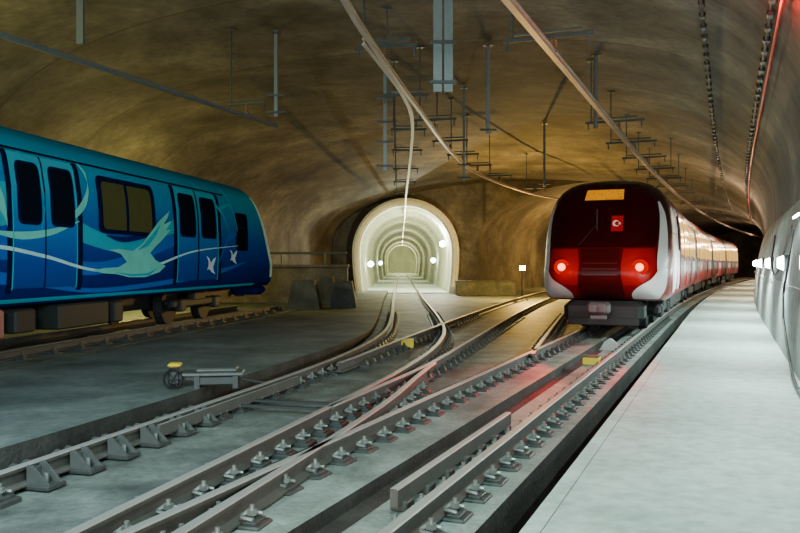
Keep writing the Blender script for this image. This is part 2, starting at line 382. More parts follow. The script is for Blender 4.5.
gr=thing('check_rail','slim steel check rail beside the curved track left rail, inside the track','rail',(XC(8.0)+.15,8.0,0))
O=Vector(gr.location)
mb=MB(); mb.sweep([Vector((XC(Y)+.15,Y,-.01))-O for Y in ysamp(8.0,11.5,.5)],[(-.02,-.12),(.02,-.12),(.02,0),(-.02,0)],[0,0,1,0]); mb.build('bar',['railside','railtop'],gr)
def SX(Y): return -6.06+.16*(Y-12.1)
def LCx(Y): return SX(Y)-1.46*1.0127
rail(lambda Y:LCx(Y)+.727,4,28,'near rail under the blue train',z=.15)
rail(lambda Y:LCx(Y)-.727,4,28,'far rail under the blue train',z=.15)
strip('floor',lambda Y:LCx(Y)-1.3,lambda Y:LCx(Y)+1.3,-.03,-.06,4,31,'slab2')
F0=thing('rail_fastener','x','rail fastener'); F0.scale=(1.05,1.08,1.05)
mb=MB(); mb.box((0,0,-.175),(.44,.22,.05),bev=.01); mb.box((.135,0,-.145),(.1,.16,.03),bev=.006); mb.box((-.135,0,-.145),(.1,.16,.03),bev=.006); mb.build('baseplate','plate',F0)
for s_ in(-1,1):
    mb=MB()
    mb.tube([(s_*.16,.075,-.115),(s_*.075,.06,-.108),(s_*.06,.03,-.11),(s_*.1,.0,-.08),(s_*.06,-.03,-.11),(s_*.075,-.06,-.108),(s_*.16,-.075,-.115)],.014,6)
    mb.build('clip','clip',F0)
    mb=MB(); mb.cyl((s_*.12,0,-.15),(s_*.12,0,-.04),.016,8); mb.cyl((s_*.12,0,-.105),(s_*.12,0,-.07),.034,6); mb.build('bolt','clip',F0)
S0=MB(); S0.box((0,0,-.175),(.44,.22,.05))
for s_ in(-1,1): S0.box((s_*.12,0,-.125),(.12,.15,.06),taper=.5); S0.cyl((s_*.12,0,-.12),(s_*.12,0,-.05),.025,6)
S0=S0.build('rail_fastener','plate'); tag(S0,'x','rail fastener'); S0.scale=(1.05,1.08,1.05)
first=[True,True]
def fasten(fx,y0,y1,near,label,group,z=0,skip=None,st=.49,wide=1):
    Y=y0
    while Y<y1:
        s_=(fx(Y+.05)-fx(Y-.05))/.1; rz=-math.atan(s_)
        if not(skip and skip(Y)):
            k=0 if Y<near else 1
            src=(F0,S0)[k]
            loc=(fx(Y),Y,z)
            if first[k]:
                first[k]=False; src.location=loc; src.rotation_euler=(0,0,rz); src['label']=label; src['group']=group
            else: dup(src,loc,rz,label,group)
        Y+=st/math.sqrt(1+s_*s_)
fasten(XB,3.4,26,15,'steel clip plate with two bolts on the rail nearest the walkway','fasteners along the rail nearest the walkway')
fasten(XA,3.6,24,15,'steel clip plate with two bolts on the left rail of the straight track','fasteners along the straight track left rail')
fasten(XC,4.6,28,14,'steel clip plate with bolts on the left rail of the curved track','fasteners along the curved track left rail',skip=lambda Y:6.3<Y<9.3)
fasten(XD,4.2,28,14,'steel clip plate with bolts on the right rail of the curved track','fasteners along the curved track right rail')
fasten(XE,10.5,27,12,'small clip plate on the middle rail of the right-hand branch','fasteners along the branch middle rail',skip=lambda Y:abs(XD(Y)-XE(Y))<.2)
fasten(XH,3.6,12,12,'steel clip plate with bolts on the short rail crossing the straight track','fasteners along the crossing rail',skip=lambda Y:abs(XA(Y)-XH(Y))<.2 or (Y>9 and abs(XE(Y)-XH(Y))<.2))
fasten(XF,16,27,11,'small clip plate on the right rail of the right-hand branch','fasteners along the branch right rail',skip=lambda Y:abs(XF(Y)-XA(Y))<.2)
fasten(XG,14,27,11,'small clip plate on the left rail of the right-hand branch','fasteners along the branch left rail',skip=lambda Y:abs(XG(Y)-XD(Y))<.3)
fasten(lambda Y:LCx(Y)+.727,11,28,5,'small clip plate on the near rail under the blue train','fasteners under the blue train',z=.15,st=.9)
B0=thing('rail_brace','x','rail brace'); B0.scale=(.9,.85,.9)
mb=MB(); mb.box((0,0,-.19),(.62,.26,.04),bev=.008); mb.build('baseplate','plate',B0)
for s_ in(-1,1):
    mb=MB()
    for dy in(-.085,.085):
        y=dy; p=[(s_*.29,-.17),(s_*.06,-.17),(s_*.06,.0),(s_*.11,.0)]
        mb.add([(a,y-.014,z) for a,z in p]+[(a,y+.014,z) for a,z in p],[(0,1,2,3),(7,6,5,4)]+[(i,(i+1)%4,4+(i+1)%4,4+i) for i in range(4)])
    mb.box((s_*.075,0,-.10),(.02,.18,.13))
    mb.build('gusset','brace',B0)
    mb=MB(); mb.cyl((s_*.19,0,-.17),(s_*.19,0,-.08),.022,6); mb.build('bolt','clip',B0)
ords=['first','second','third','fourth','fifth','sixth','seventh','eighth','ninth','tenth']
for i in range(6):
    Y=6.45+i*.5; lab='gusseted steel brace clamping the curved track left rail, %s from the camera'%ords[i]
    s_=(XC(Y+.05)-XC(Y-.05))/.1
    if i==0: B0.location=(XC(Y),Y,0); B0.rotation_euler=(0,0,-math.atan(s_)); B0['label']=lab; B0['group']='rail braces on the curved track'
    else: dup(B0,(XC(Y),Y,0),-math.atan(s_),lab,'rail braces on the curved track')

# ------------------------------------------------------------------ trains
HALF=[(0,3.65),(.35,3.64),(.7,3.6),(.95,3.52),(1.15,3.38),(1.28,3.2),(1.36,3.0),(1.42,2.7),(1.455,2.35),(1.46,1.9),(1.46,1.4),(1.44,1.05),(1.40,.85),(1.32,.76),(1.1,.74),(.6,.74),(0,.74)]
def dense(P,k=4):
    o=[]
    for i in range(len(P)-1):
        for j in range(k): t=j/k; o.append((P[i][0]+(P[i+1][0]-P[i][0])*t,P[i][1]+(P[i+1][1]-P[i][1])*t))
    return o+[P[-1]]
HD=dense(HALF)
OUT=HD+[(-x,z) for x,z in HD[::-1][1:-1]]
ZC=1.9
ANG=sorted((math.atan2(z-ZC,x),math.hypot(x,z-ZC)) for x,z in HD)
def rout(x,z):
    a=math.atan2(z-ZC,abs(x))
    if a<=ANG[0][0]: return ANG[0][1]
    for i in range(len(ANG)-1):
        if ANG[i][0]<=a<=ANG[i+1][0]:
            t=(a-ANG[i][0])/max(1e-9,ANG[i+1][0]-ANG[i][0]); return ANG[i][1]*(1-t)+ANG[i+1][1]*t
    return ANG[-1][1]
def side_x(z):
    P=HALF[4:14]
    for i in range(len(P)-1):
        if P[i+1][1]<=z<=P[i][1]:
            t=(P[i][1]-z)/(P[i][1]-P[i+1][1]); return P[i][0]*(1-t)+P[i+1][0]*t
    return 1.46
D_=1.2; RK=.36; PW=3.8
def rake(z): return RK*max(0,z-1.35)
def nose_y(x,z):
    r=min(1,math.hypot(x,z-ZC)/rout(x,z))
    return D_*(1-(1-r**PW)**.55)+rake(z)
def nose_shell(name,mat,parent):
    mb=MB(); n=len(OUT); S=[0.001,.15,.3,.45,.58,.68,.76,.83,.88,.92,.95,.97,.985,.995,1]; vs=[]
    for s_ in S:
        for x,z in OUT:
            X,Z=x*s_,ZC+(z-ZC)*s_; vs.append((X,nose_y(X,Z) if s_<1 else D_+rake(Z),Z))
    for x,z in OUT: vs.append((x,3.2,z))
    fs=[(i*n+k,i*n+(k+1)%n,(i+1)*n+(k+1)%n,(i+1)*n+k) for i in range(len(S)) for k in range(n)]
    mb.add(vs,fs); return mb.build(name,mat,parent,smooth=True)
def nose_band(name,s0,s1,z0,z1,sd,mat,parent,off=1.006,extra=0):
    pts=[(x,z) for x,z in HD if z0<=z<=z1]; mb=MB(); n=len(pts); S=[s0+(s1-s0)*i/8 for i in range(9)]; vs=[]
    for s_ in S:
        for x,z in pts:
            X,Z=x*s_,ZC+(z-ZC)*s_; y=nose_y(X,Z) if s_<1 else D_+rake(Z)
            vs.append((sd*X*off,y-.01+(extra if s_==S[-1] else 0),Z))
    mb.add(vs,[(i*n+k,i*n+k+1,(i+1)*n+k+1,(i+1)*n+k) for i in range(8) for k in range(n-1)])
    return mb.build(name,mat,parent,smooth=True)
def face_patch(name,rows,mat,parent,off=.02,nc=16,nr=14):
    zs=[r[0] for r in rows]; fl=interp([(r[0],r[1]) for r in rows]); fr=interp([(r[0],r[2]) for r in rows])
    mb=MB()
    def fn(u,v):
        z=zs[0]+(zs[-1]-zs[0])*v; x=fl(z)+(fr(z)-fl(z))*u
        return (x*1.004,nose_y(x,z)-off,z)
    mb.grid(fn,nc,nr); return mb.build(name,mat,parent,smooth=True)
def body(name,y0,y1,mat,parent,frame=True):
    mb=MB(); n=len(OUT); vs=[(x,y0,z) for x,z in OUT]+[(x,y1,z) for x,z in OUT]
    fs=[(k,(k+1)%n,n+(k+1)%n,n+k) for k in range(n)]+[tuple(range(n-1,-1,-1)),tuple(range(n,2*n))]
    mb.add(vs,fs); return mb.build(name,mat,parent,smooth=True)
def side_patch(name,y0,y1,z0,z1,mat,parent,sd,off=.015,rad=.08,mi=None):
    mb=MB()
    def fn(u,v):
        z=z0+(z1-z0)*v; e=min(z-z0,z1-z); ins=0
        if e<rad: ins=rad-math.sqrt(max(0,rad*rad-(rad-e)**2))
        y=(y0+ins)+(y1-y0-2*ins)*u
        return (sd*(side_x(z)+off),y,z)
    vs=[0,.02,.05,.1,.25,.5,.75,.9,.95,.98,1]
    P=[fn(u,v) for v in vs for u in(0,1)]
    fs=[(2*i,2*i+1,2*i+3,2*i+2) for i in range(len(vs)-1)]
    mb.add(P,fs)
    o=[(sd*(side_x(z0+(z1-z0)*v)-.01),fn(u,v)[1],z0+(z1-z0)*v) for v in vs for u in(0,1)]
    nP=len(P); mb.add(o,[]); 
    for i in range(len(vs)-1):
        for u in(0,1):
            mb.f.append((2*i+u,2*i+2+u,nP+2*i+2+u,nP+2*i+u)); mb.mi.append(0)
    return mb.build(name,mat,parent)
def bogie(parent,y):
    mb=MB(); mb.box((0,y,.5),(2.0,2.6,.14),bev=.03)
    for s_ in(-1,1):
        mb.box((s_*1.05,y,.48),(.16,3.0,.2),bev=.04); mb.box((s_*1.05,y,.62),(.2,.7,.2),bev=.03)
    b=mb.build('bogie_frame','dark',parent)
    for dy in(-1.05,1.05):
        for s_ in(-1,1):
            w=MB(); w.cyl((s_*.67,y+dy,.42),(s_*.8,y+dy,.42),.42,24); w.cyl((s_*.60,y+dy,.42),(s_*.67,y+dy,.42),.45,24); w.cyl((s_*.8,y+dy,.42),(s_*1.12,y+dy,.42),.12,10)
            w.box((s_*1.08,y+dy,.44),(.2,.34,.3),bev=.04); w.build('wheel','dark',b)
    return b
def coupler(parent):
    mb=MB(); mb.box((0,-.05,.62),(.5,.3,.26),bev=.05); mb.box((-.12,-.22,.62),(.2,.1,.2),bev=.03); mb.cyl((.12,-.3,.62),(.12,-.1,.62),.07,12); mb.cyl((0,0,.6),(0,1.3,.6),.09,10); mb.box((0,-.12,.42),(.36,.14,.1),bev=.02)
    return mb.build('coupler','equip',parent)

# ---- red-fronted train
ang=-math.atan(.41); TY=17.9
T2=thing('metro_train','metro train with glowing red headlights and amber destination display beside the walkway','train',(RX(-2.83,TY)-.05,TY,0),ang)
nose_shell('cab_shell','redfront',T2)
face_patch('windshield',[(1.98,-1.14,1.14),(2.15,-1.2,1.2),(2.6,-1.2,1.2),(3.0,-1.13,1.13),(3.3,-.97,.97),(3.5,-.7,.7)],'glassred',T2,.03)
for s_ in(-1,1):
    R=[(1.2,1.24,1.33),(1.6,1.20,1.38),(2.0,1.215,1.39),(2.4,1.23,1.375),(2.75,1.215,1.32),(3.05,1.16,1.20)]
    face_patch('white_pillar',[(z,s_*a,s_*b) for z,a,b in R],'white',T2,.045,6,20)
    R=[(.80,.66,1.22),(.95,.68,1.32),(1.1,.84,1.37),(1.25,1.08,1.39),(1.5,1.25,1.40)]
    face_patch('white_bumper',[(z,s_*a,s_*b) for z,a,b in R],'white',T2,.05,8,14)
    face_patch('lower_red_panel',[(1.12,s_*.50,s_*.80),(1.3,s_*.46,s_*1.05),(1.6,s_*.46,s_*1.17),(1.95,s_*.50,s_*1.13)],'red',T2,.035,8,10)
    y=nose_y(.86,1.53)
    mb=MB(); mb.cyl((s_*.86,y+.1,1.53),(s_*.86,y-.07,1.53),.18,24); hl=mb.build('headlight','lampr',T2,smooth=True)  # oversized disc, its red rim stands in for the lamp's bloom
    mb=MB(); mb.cyl((s_*.86,y-.07,1.53),(s_*.86,y-.085,1.53),.085,20); mb.build('bulb','lampc',hl)
g=face_patch('front_grille',[(.82,-.50,.50),(1.0,-.50,.50),(1.45,-.46,.46),(1.95,-.44,.44)],'blk',T2,.04)
for k in range(3):
    z=1.35+k*.13; face_patch('grille_bar',[(z,-.38,.38),(z+.018,-.38,.38)],'dred',g,.05,10,1)
face_patch('display_surround',[(3.03,-.6,.6),(3.42,-.54,.54)],'glassred',T2,.04,6,3)
face_patch('destination_display',[(3.09,-.44,.44),(3.35,-.42,.42)],'amber',T2,.055,6,3)
fl=face_patch('window_flag',[(2.34,.21,.47),(2.70,.21,.47)],'flagred',T2,.05,4,4); fl['label']='small red flag with white crescent and star'
mb=MB(); N=20; yy=nose_y(.35,2.52)-.078; fx_=.318
o=[(fx_+.075*math.cos(a),yy,2.52+.075*math.sin(a)) for a in [math.radians(40+280*i/N) for i in range(N+1)]]
i2=[(fx_+.025+.049*math.cos(a),yy,2.52+.049*math.sin(a)) for a in [math.radians(40+280*i/N) for i in range(N+1)]]
mb.add(o+i2,[(i,i+1,N+2+i,N+1+i) for i in range(N)])
c_=(fx_+.08,2.52); st=[(c_[0]+(.040 if k%2==0 else .016)*math.cos(PI/5*k+.3),yy,c_[1]+(.040 if k%2==0 else .016)*math.sin(PI/5*k+.3)) for k in range(10)]
mb.add(st,[tuple(range(10))]); mb.build('crescent_star','flagw',fl)
mb=MB(); mb.tube([(-.5,nose_y(.5,2.0)-.06,2.02),(-.1,nose_y(.1,2.4)-.08,2.5)],.010,6); mb.box((-.1,nose_y(.1,2.5)-.075,2.55),(.02,.02,.6)); mb.build('wiper','black',T2)
coupler(T2)
mb=MB(); mb.box((0,.95,.5),(1.8,.9,.5),bev=.12); mb.box((0,.55,.30),(1.6,.08,.22),bev=.02); mb.build('obstacle_guard','dark',T2)
bogie(T2,3.6)
def car_side(parent,y0,y1,sd,cab):
    if cab:
        w=side_patch('cab_door',y0+.35,y0+1.05,.95,3.05,'white',parent,sd,.02); side_patch('pane',y0+.45,y0+.95,1.95,2.85,'glass',w,sd,.03)
        start=y0+1.7
    else: start=y0+.6
    n=3; pitch=(y1-.5-start)/n
    for k in range(n):
        a=start+k*pitch
        d=side_patch('door',a,a+1.5,.95,3.05,'red',parent,sd,.02)
        for q in(0,1): side_patch('pane',a+.12+q*.7,a+.68+q*.7,1.85,2.88,'glassw',d,sd,.03)
        w=side_patch('window_frame',a+1.75,a+pitch-.20,1.70,3.0,'blk',parent,sd,.02)
        h=(pitch-1.95)/2
        for q in(0,1): side_patch('pane',a+1.87+q*h,a+1.75+(q+1)*h-.10,1.82,2.88,'glassw',w,sd,.03)
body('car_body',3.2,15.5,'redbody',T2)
car_side(T2,3.2,15.5,1,True)
side_patch('white_side_panel',1.75,3.3,.9,3.0,'white',T2,1,.008,.6)
bogie(T2,13)
px,py,th=0,15.5,0
for k in range(3):
    th-=math.radians(1.3)
    mb=MB(); n=len(OUT); vs=[(x*.88,-.6,ZC+(z-ZC)*.88) for x,z in OUT]+[(x*.88,.1,ZC+(z-ZC)*.88) for x,z in OUT]
    mb.add(vs,[(i,(i+1)%n,n+(i+1)%n,n+i) for i in range(n)])
    ga=mb.build('gangway','black',T2)
    L=14.6; cb=body('car_body',0,L,'redbody',T2)
    for o_ in(ga,cb): o_.location=(px-.5*math.sin(th),py+.5*math.cos(th),0); o_.rotation_euler=(0,0,th)
    car_side(cb,0,L,1,False); 
    for by in(2.2,12.2):
        b1=MB()
        for s_ in(-1,1):
            b1.box((s_*1.05,by,.5),(.18,3,.3),bev=.04)
            for dy in(-1.05,1.05): b1.cyl((s_*.65,by+dy,.42),(s_*.9,by+dy,.42),.42,16)
        b1.box((0,by,.5),(1.95,.5,.2)); b1.build('bogie','dark',cb)
    b1=MB(); b1.box((0,7.2,.55),(2.3,5,.4),bev=.05); b1.build('underframe_box','dark',cb)
    px,py=px-(L+.5)*math.sin(th),py+(L+.5)*math.cos(th)
mb=MB(); mb.box((0,8.3,.52),(2.3,5.5,.4),bev=.05); mb.build('underframe_box','dark',T2)

# ---- blue train
RK=.66; PW=2.8; D_=1.15
NY=26.2; th1=math.radians(180)-math.atan(.16); ZS=1.04
T1=thing('metro_train','blue metro train with painted seagull and wave livery at the left','train',(LCx(NY),NY,.15),th1)
T1.scale=(1,1,ZS)
def p2(u,v):
    Y=-8.0/((u-400)/800-.16); return ((NY-Y)*1.0127,(1.6-(v-264)/800*Y-.15)/ZS)
nose_shell('cab_shell','bluebody',T1)
body('car_body',3.19,22.4,'bluebody',T1)
face_patch('windshield',[(1.9,-1.05,1.05),(2.3,-1.12,1.12),(2.8,-1.08,1.08),(3.2,-.9,.9),(3.4,-.7,.7)],'glass',T1,.03)
for s_ in(-1,1):
    nose_band('windshield_corner',.70,.935,1.9,3.3,s_,'seal',T1)
    nose_band('pale_pillar',.935,1.0,1.0,3.3,s_,'palecyan',T1,1.006,.06)
def sp(name,u0,u1,z0,z1,mat,parent,off=.02,rad=.08):
    y1=p2(u0,264)[0]; y0=p2(u1,264)[0]
    return side_patch(name,y0,y1,z0,z1,mat,parent,-1,off,rad)
for (a,b) in((21,52),(53,84)):
    d=sp('door',a,b,1.02,3.1,'doorblue',T1,.022,.03); sp('window_seal',a+5,b-3,2.0,2.98,'seal',d,.03,.12); sp('pane',a+7,b-5,2.05,2.93,'glass',d,.037,.1)
for u in(18.5,86.5): sp('door_post',u-2.3,u+2.3,.95,3.12,'seal',T1,.02,.01)
for u in(21.3,83.2): sp('door_outline',u-.4,u+.4,1.0,3.08,'cyan',T1,.028,.01)
sp('door_post',52,53,1.02,3.1,'seal',T1,.03,.01)
w=sp('window',105,160,1.95,3.0,'seal',T1,.02,.15); sp('pane',109,156,2.03,2.90,'glassg',w,.03,.12)
sp('window_bar',131,133.5,2.0,2.94,'seal',w,.036,.01)
for (a,b) in((181,201),(202,221)):
    d=sp('door',a,b,1.02,3.1,'doorblue',T1,.022,.03); sp('window_seal',a+2.5,b-2,2.0,2.98,'seal',d,.03,.12); sp('pane',a+4,b-3.2,2.05,2.93,'glass',d,.037,.1)
for u in(179.5,222.5): sp('door_post',u-1.5,u+1.5,.95,3.12,'seal',T1,.02,.01)
for u in(181.5,220.6): sp('door_outline',u-.3,u+.3,1.0,3.08,'cyan',T1,.028,.01)
sp('door_post',201.2,202,1.02,3.1,'seal',T1,.03,.01)
w=sp('cab_window',239,250,1.75,2.75,'glass',T1,.025,.1)
def band(name,pts,wd,mat,off,parent=T1):
    f=interp([(i,p[0]) for i,p in enumerate(pts)]); g_=interp([(i,p[1]) for i,p in enumerate(pts)]); h=interp([(i,w_) for i,w_ in enumerate(wd)])
    n=(len(pts)-1)*8; mb=MB(); vs=[]
    for i in range(n+1):
        t=i/8; y,z=p2(f(t),g_(t)); w_=max(.004,h(t))
        for q in(-1,-.33,.33,1):
            zz=min(3.3,max(.78,z+w_*q)); vs.append((-(side_x(zz)+off),y,zz))
    mb.add(vs,[(4*i+k,4*i+k+1,4*i+5+k,4*i+4+k) for i in range(n) for k in range(3)])
    return mb.build(name,mat,parent)
band('livery_wave',[(-60,215),(0,205),(50,208),(95,236),(140,246),(185,225),(235,205)],[.38,.34,.26,.16,.14,.18,.02],'cyan',.006)
band('livery_wave',[(-60,262),(0,246),(40,252),(90,268),(130,262),(178,240),(226,232)],[.2,.22,.16,.12,.11,.14,.02],'midblue',.008)
band('livery_wave',[(-60,290),(0,278),(50,284),(100,290),(160,284),(220,272),(248,262)],[.10,.10,.05,.04,.05,.06,.01],'midblue',.008)
band('livery_wave',[(-40,188),(0,190),(12,205),(17,228)],[.30,.26,.16,.04],'teal',.012)
band('livery_line',[(-40,258),(0,247),(50,256),(100,270),(150,268),(195,252),(240,246)],[.035,.03,.03,.025,.03,.02,.006],'palecyan',.026)
band('livery_line',[(0,232),(30,236),(60,232),(85,222)],[.02,.06,.05,.01],'teal',.026)
band('livery_line',[(88,160),(96,182),(90,205),(70,226)],[.01,.08,.10,.02],'teal',.026)
band('livery_line',[(30,150),(45,170),(52,200),(48,235)],[.01,.07,.08,.02],'cyan',.026)
band('livery_line',[(192,172),(208,190),(226,215),(232,238)],[.01,.06,.05,.01],'cyan',.026)
band('livery_line',[(225,180),(233,196),(238,220),(242,246)],[.02,.10,.08,.01],'cyan',.024)
band('livery_line',[(222,262),(230,240),(238,232),(247,228)],[.02,.10,.12,.02],'midblue',.02)
band('livery_line',[(112,236),(128,240),(150,236),(170,228)],[.01,.05,.05,.01],'navy',.012)
def polyside(name,pts,mat,off,par=None):
    mb=MB(); q=[p2(*p) for p in pts]; mb.add([(-(1.46+off),y,z) for y,z in q],[tuple(range(len(q)))])
    me_o=mb.build(name,mat,par or T1); bm=bmesh.new(); bm.from_mesh(me_o.data); bmesh.ops.triangulate(bm,faces=bm.faces); bm.to_mesh(me_o.data); bm.free(); return me_o
def sh(P,dx=1,dy=4): return [(a+dx,b+dy) for a,b in P]
gl=polyside('painted_gull',sh([(96,266),(108,264),(122,263),(130,258),(124,250),(112,246),(122,245),(136,247),(145,240),(154,228),(162,217),(172,207),(170,214),(166,221),(174,217),(168,227),(173,226),(165,236),(158,243),(153,249),(158,256),(168,262),(162,268),(148,273),(132,273),(120,270),(106,269)]),'teal',.03)
for pts in ([(140,247),(148,239),(157,228),(163,220),(159,231),(151,242)],[(118,268),(134,270),(150,269),(160,264),(152,271),(134,272)]):
    polyside('feather_mark',sh(pts),'cyan',.036,gl)
for (x,y,s_) in((213,264,1.0),(235,256,.8)):
    G=[(-6,-8),(-2,-6),(0,-1),(3,-5),(7,-7),(5,-1),(3,3),(4,7),(6,10),(1,8),(-2,5),(-5,6),(-3,2),(-3,-3)]
    polyside('small_gull',[(x+a*s_*.75,y+b*s_) for a,b in G],'gullwhite',.034)
sp('skirt_stripe',-40,258,.80,.86,'cyan',T1,.012,.01)
sp('roof_gutter',-60,230,3.13,3.17,'seal',T1,.03,.005)
for (a,b,z0,z1) in((-10,18,.28,.72),(28,48,.33,.70),(70,118,.3,.72),(124,132,.3,.7)):
    y1=p2(a,264)[0]; y0=p2(b,264)[0]; mb=MB(); mb.box((-.95,(y0+y1)/2,(z0+z1)/2),(.9,y1-y0,z1-z0),bev=.03)
    mb.build('underfloor_equipment','equipred' if a<0 else 'dark',T1)
mb=MB(); mb.box((.1,11,.55),(1.2,18,.35)); mb.build('underframe','dark',T1)
bogie(T1,5.8); bogie(T1,18.2)
mb=MB(); mb.box((0,.8,.62),(2.1,.9,.3),bev=.1); mb.build('obstacle_guard','navy',T1)
coupler(T1)

# ------------------------------------------------------------------ overhead conductor rails
CP=[(-.045,0),(.045,0),(.045,.012),(.012,.02),(.012,.085),(.04,.095),(.04,.11),(-.04,.11),(-.04,.095),(-.012,.085),(-.012,.02),(-.045,.012)]
def conductor(fx,y0,y1,z,label,mat='alu',sc=1.0,st=1.):
    mb=MB(); mb.sweep([(fx(Y),Y,z) for Y in ysamp(y0,y1,st)],[(a*sc,b*sc) for a,b in CP])
    o=mb.build('conductor_rail',mat); return tag(o,label,'overhead conductor rail')
K1=lambda Y:RX(-2.83,Y)
K2=interp([(6,-1.1),(10.3,-.71),(13.5,-.25),(17.7,.44),(25,1.7),(30.6,3.1),(38.3,6.2),(42,8.4),(60,17)])
K3=interp([(12.2,-.55),(15.5,0),(18.3,.27),(23.9,.33),(39.4,.3),(60,.35),(90,.35)])
K4=interp([(8,-7.5),(12,-6.0),(19.2,-3.35),(24,-1.6)])
conductor(K1,4,110,4.95,'overhead conductor rail above the straight track, passing over the red-fronted train',sc=1.1)
conductor(K2,5,60,4.95,'long overhead conductor rail sweeping across the middle and bending right to the branch',sc=.85)
conductor(K3,12.2,150,4.95,'overhead conductor rail that starts mid-vault and curves into the round lit tunnel',sc=.85)
conductor(K4,8,20,5.0,'thin overhead conductor rail above the blue train at upper left',mat='galv',sc=.75)
def hanger(X,Y,rz,label,group,arm=1.5,z=5.3,off=0,posts=(-.6,.6)):
    t=thing('overhead_bracket',label,'bracket',(X,Y,z),rz,group)
    mb=MB(); mb.box((off,0,0),(arm,.05,.06),bev=.01); mb.box((off,0,.09),(arm*.75,.04,.04)); mb.build('cross_arm','galvd',t)
    for p in posts:
        xx=X+math.cos(rz)*(p+off); yy=Y+math.sin(rz)*(p+off); h=vault_z(xx,yy)-z-.01
        mb=MB(); mb.box((p+off,0,h/2),(.032,.032,h)); mb.box((p+off,0,h-.02),(.2,.16,.02)); mb.build('post','galvd',t)
    mb=MB()
    mb.cyl((0,0,-.24),(0,0,-.03),.025,10)
    for k in range(4): mb.cyl((0,0,-.21+k*.045),(0,0,-.185+k*.045),.05,12)
    mb.build('insulator','brown',t)
    mb=MB(); mb.box((0,0,-.235),(.14,.1,.04),bev=.01); mb.build('clamp','galv',t)
    for e in (-.45,.45):
        mb=MB(); mb.box((off+arm*e,0,-.09),(.03,.03,.20)); mb.build('stub','galvd',t)
    return t
nm=['nearest','second nearest','third nearest','fourth nearest','fifth nearest','sixth nearest','seventh nearest','eighth nearest','ninth nearest','tenth nearest','farthest']
for i,Y in enumerate([13,20.7,24.2,27.7,31,34.5,38,41.5,48.5,56,64]):
    hanger(K1(Y),Y,ang,'steel bracket holding the conductor rail over the straight track, %s of its row'%nm[i],'brackets over the straight track',arm=1.5,off=-.1,posts=(-.6,) if i<4 else (-.6,.6))
for i,Y in enumerate([13.6,20.5,24,27,30,33.5,39]):
    hanger(K2(Y),Y,-.25,'steel bracket holding the conductor rail that bends right, %s of its row'%nm[i],'brackets over the branch track',arm=1.1,posts=(-.4,))
for i,Y in enumerate([17.5,22,26,31,36,42]):
    hanger(K3(Y),Y,-.02,'steel bracket on the conductor rail going to the round tunnel, %s of its row'%nm[i],'brackets over the curved track',arm=1.0,off=-.1,posts=(-.4,))
for i,Y in enumerate([11.5,18.6]):
    hanger(K4(Y),Y,-.3,'steel bracket on the thin conductor rail at upper left, %s of the two'%('nearer' if i==0 else 'farther'),'brackets at upper left',arm=1.0,z=5.33,posts=(-.4,))
def drop(X,Y,zb,w,label,n=1,arms=(),zt=None):
    zt=vault_z(X,Y)-.02; t=thing('drop_post',label,'hanging post',(X,Y,zb))
    for k in range(n):
        o=(k-(n-1)/2)*w*1.25
        mb=MB(); mb.box((o,0,(zt-zb)/2),(w,.03,zt-zb)); mb.box((o-w/2+.012,.04,(zt-zb)/2),(.024,.1,zt-zb)); mb.box((o+w/2-.012,.04,(zt-zb)/2),(.024,.1,zt-zb)); mb.build('channel','galv',t)
    mb=MB(); mb.box((0,0,zt-zb-.07),(w*n*1.4+.12,.22,.03)); mb.build('ceiling_plate','galvd',t)
    for a in arms:
        mb=MB(); mb.box((0,-.03,a),(.42,.05,.05)); mb.build('rung','galvd',t)
    return t
drop(-.375,20,3.95,.08,'long thin hanging post left of the middle conductor rails',arms=(.1,.7,1.2,1.8))
drop(.70,13,4.4,.14,'wide twin-channel steel box post hanging from the vault above the middle tracks',n=2,arms=(.15,.8))
drop(2.2,20,4.85,.09,'hanging steel post right of the twin-channel box post',arms=(.1,))
drop(-2.95,19,5.1,.08,'hanging steel post left of the vault centre above the blue train nose',arms=(.1,.5))
drop(-5.6,14,5.45,.12,'hanging steel post at upper left above the blue train roof')
drop(4.9,20,5.0,.08,'hanging steel post beside the right conductor rail above the red train')
drop(2.0,25,4.2,.07,'small hanging post above the space between the two tunnels',arms=(.1,.5))
drop(5.6,31,4.6,.07,'distant hanging post near the red train roof',arms=(.1,))

def vz(c,Y): return vault_z(RX(c,Y),Y)
def vcable(c,dz,y0,y1,label,r=.026,clips=True):
    t=thing('ceiling_cable',label,'cable',(RX(c,y0),y0,vz(c,y0)-dz))
    L0=Vector(t.location)
    pts=[Vector((RX(c,Y),Y,vz(c,Y)-dz+.03*math.sin(Y*1.3)))-L0 for Y in ysamp(y0,y1,1.)]
    mb=MB(); mb.tube(pts,r,8); mb.build('cable','black',t)
    Y=y0+.2
    while Y<min(y1,36):
        mb=MB(); mb.box(Vector((RX(c,Y),Y,vz(c,Y)-dz+.0))-L0,(.11,.24,.09),rz=ang,bev=.02); mb.box(Vector((RX(c,Y),Y,vz(c,Y)-dz/2))-L0,(.02,.02,dz*.95)); mb.build('clip','black',t); Y+=.62
    return t
vcable(-.45,.2,4,48,'black clipped cable running along the vault above the red-fronted train')
vcable(.62,.22,4,48,'black clipped cable along the right side of the vault beside the red pipe')
mb=MB(); mb.tube([(RX(.72,Y),Y,vz(.72,Y)-.26) for Y in ysamp(4,45,1.2)],.022,8); tag(mb.build('ceiling_pipe','redpipe'),'thin red pipe running along the right side of the vault','pipe')

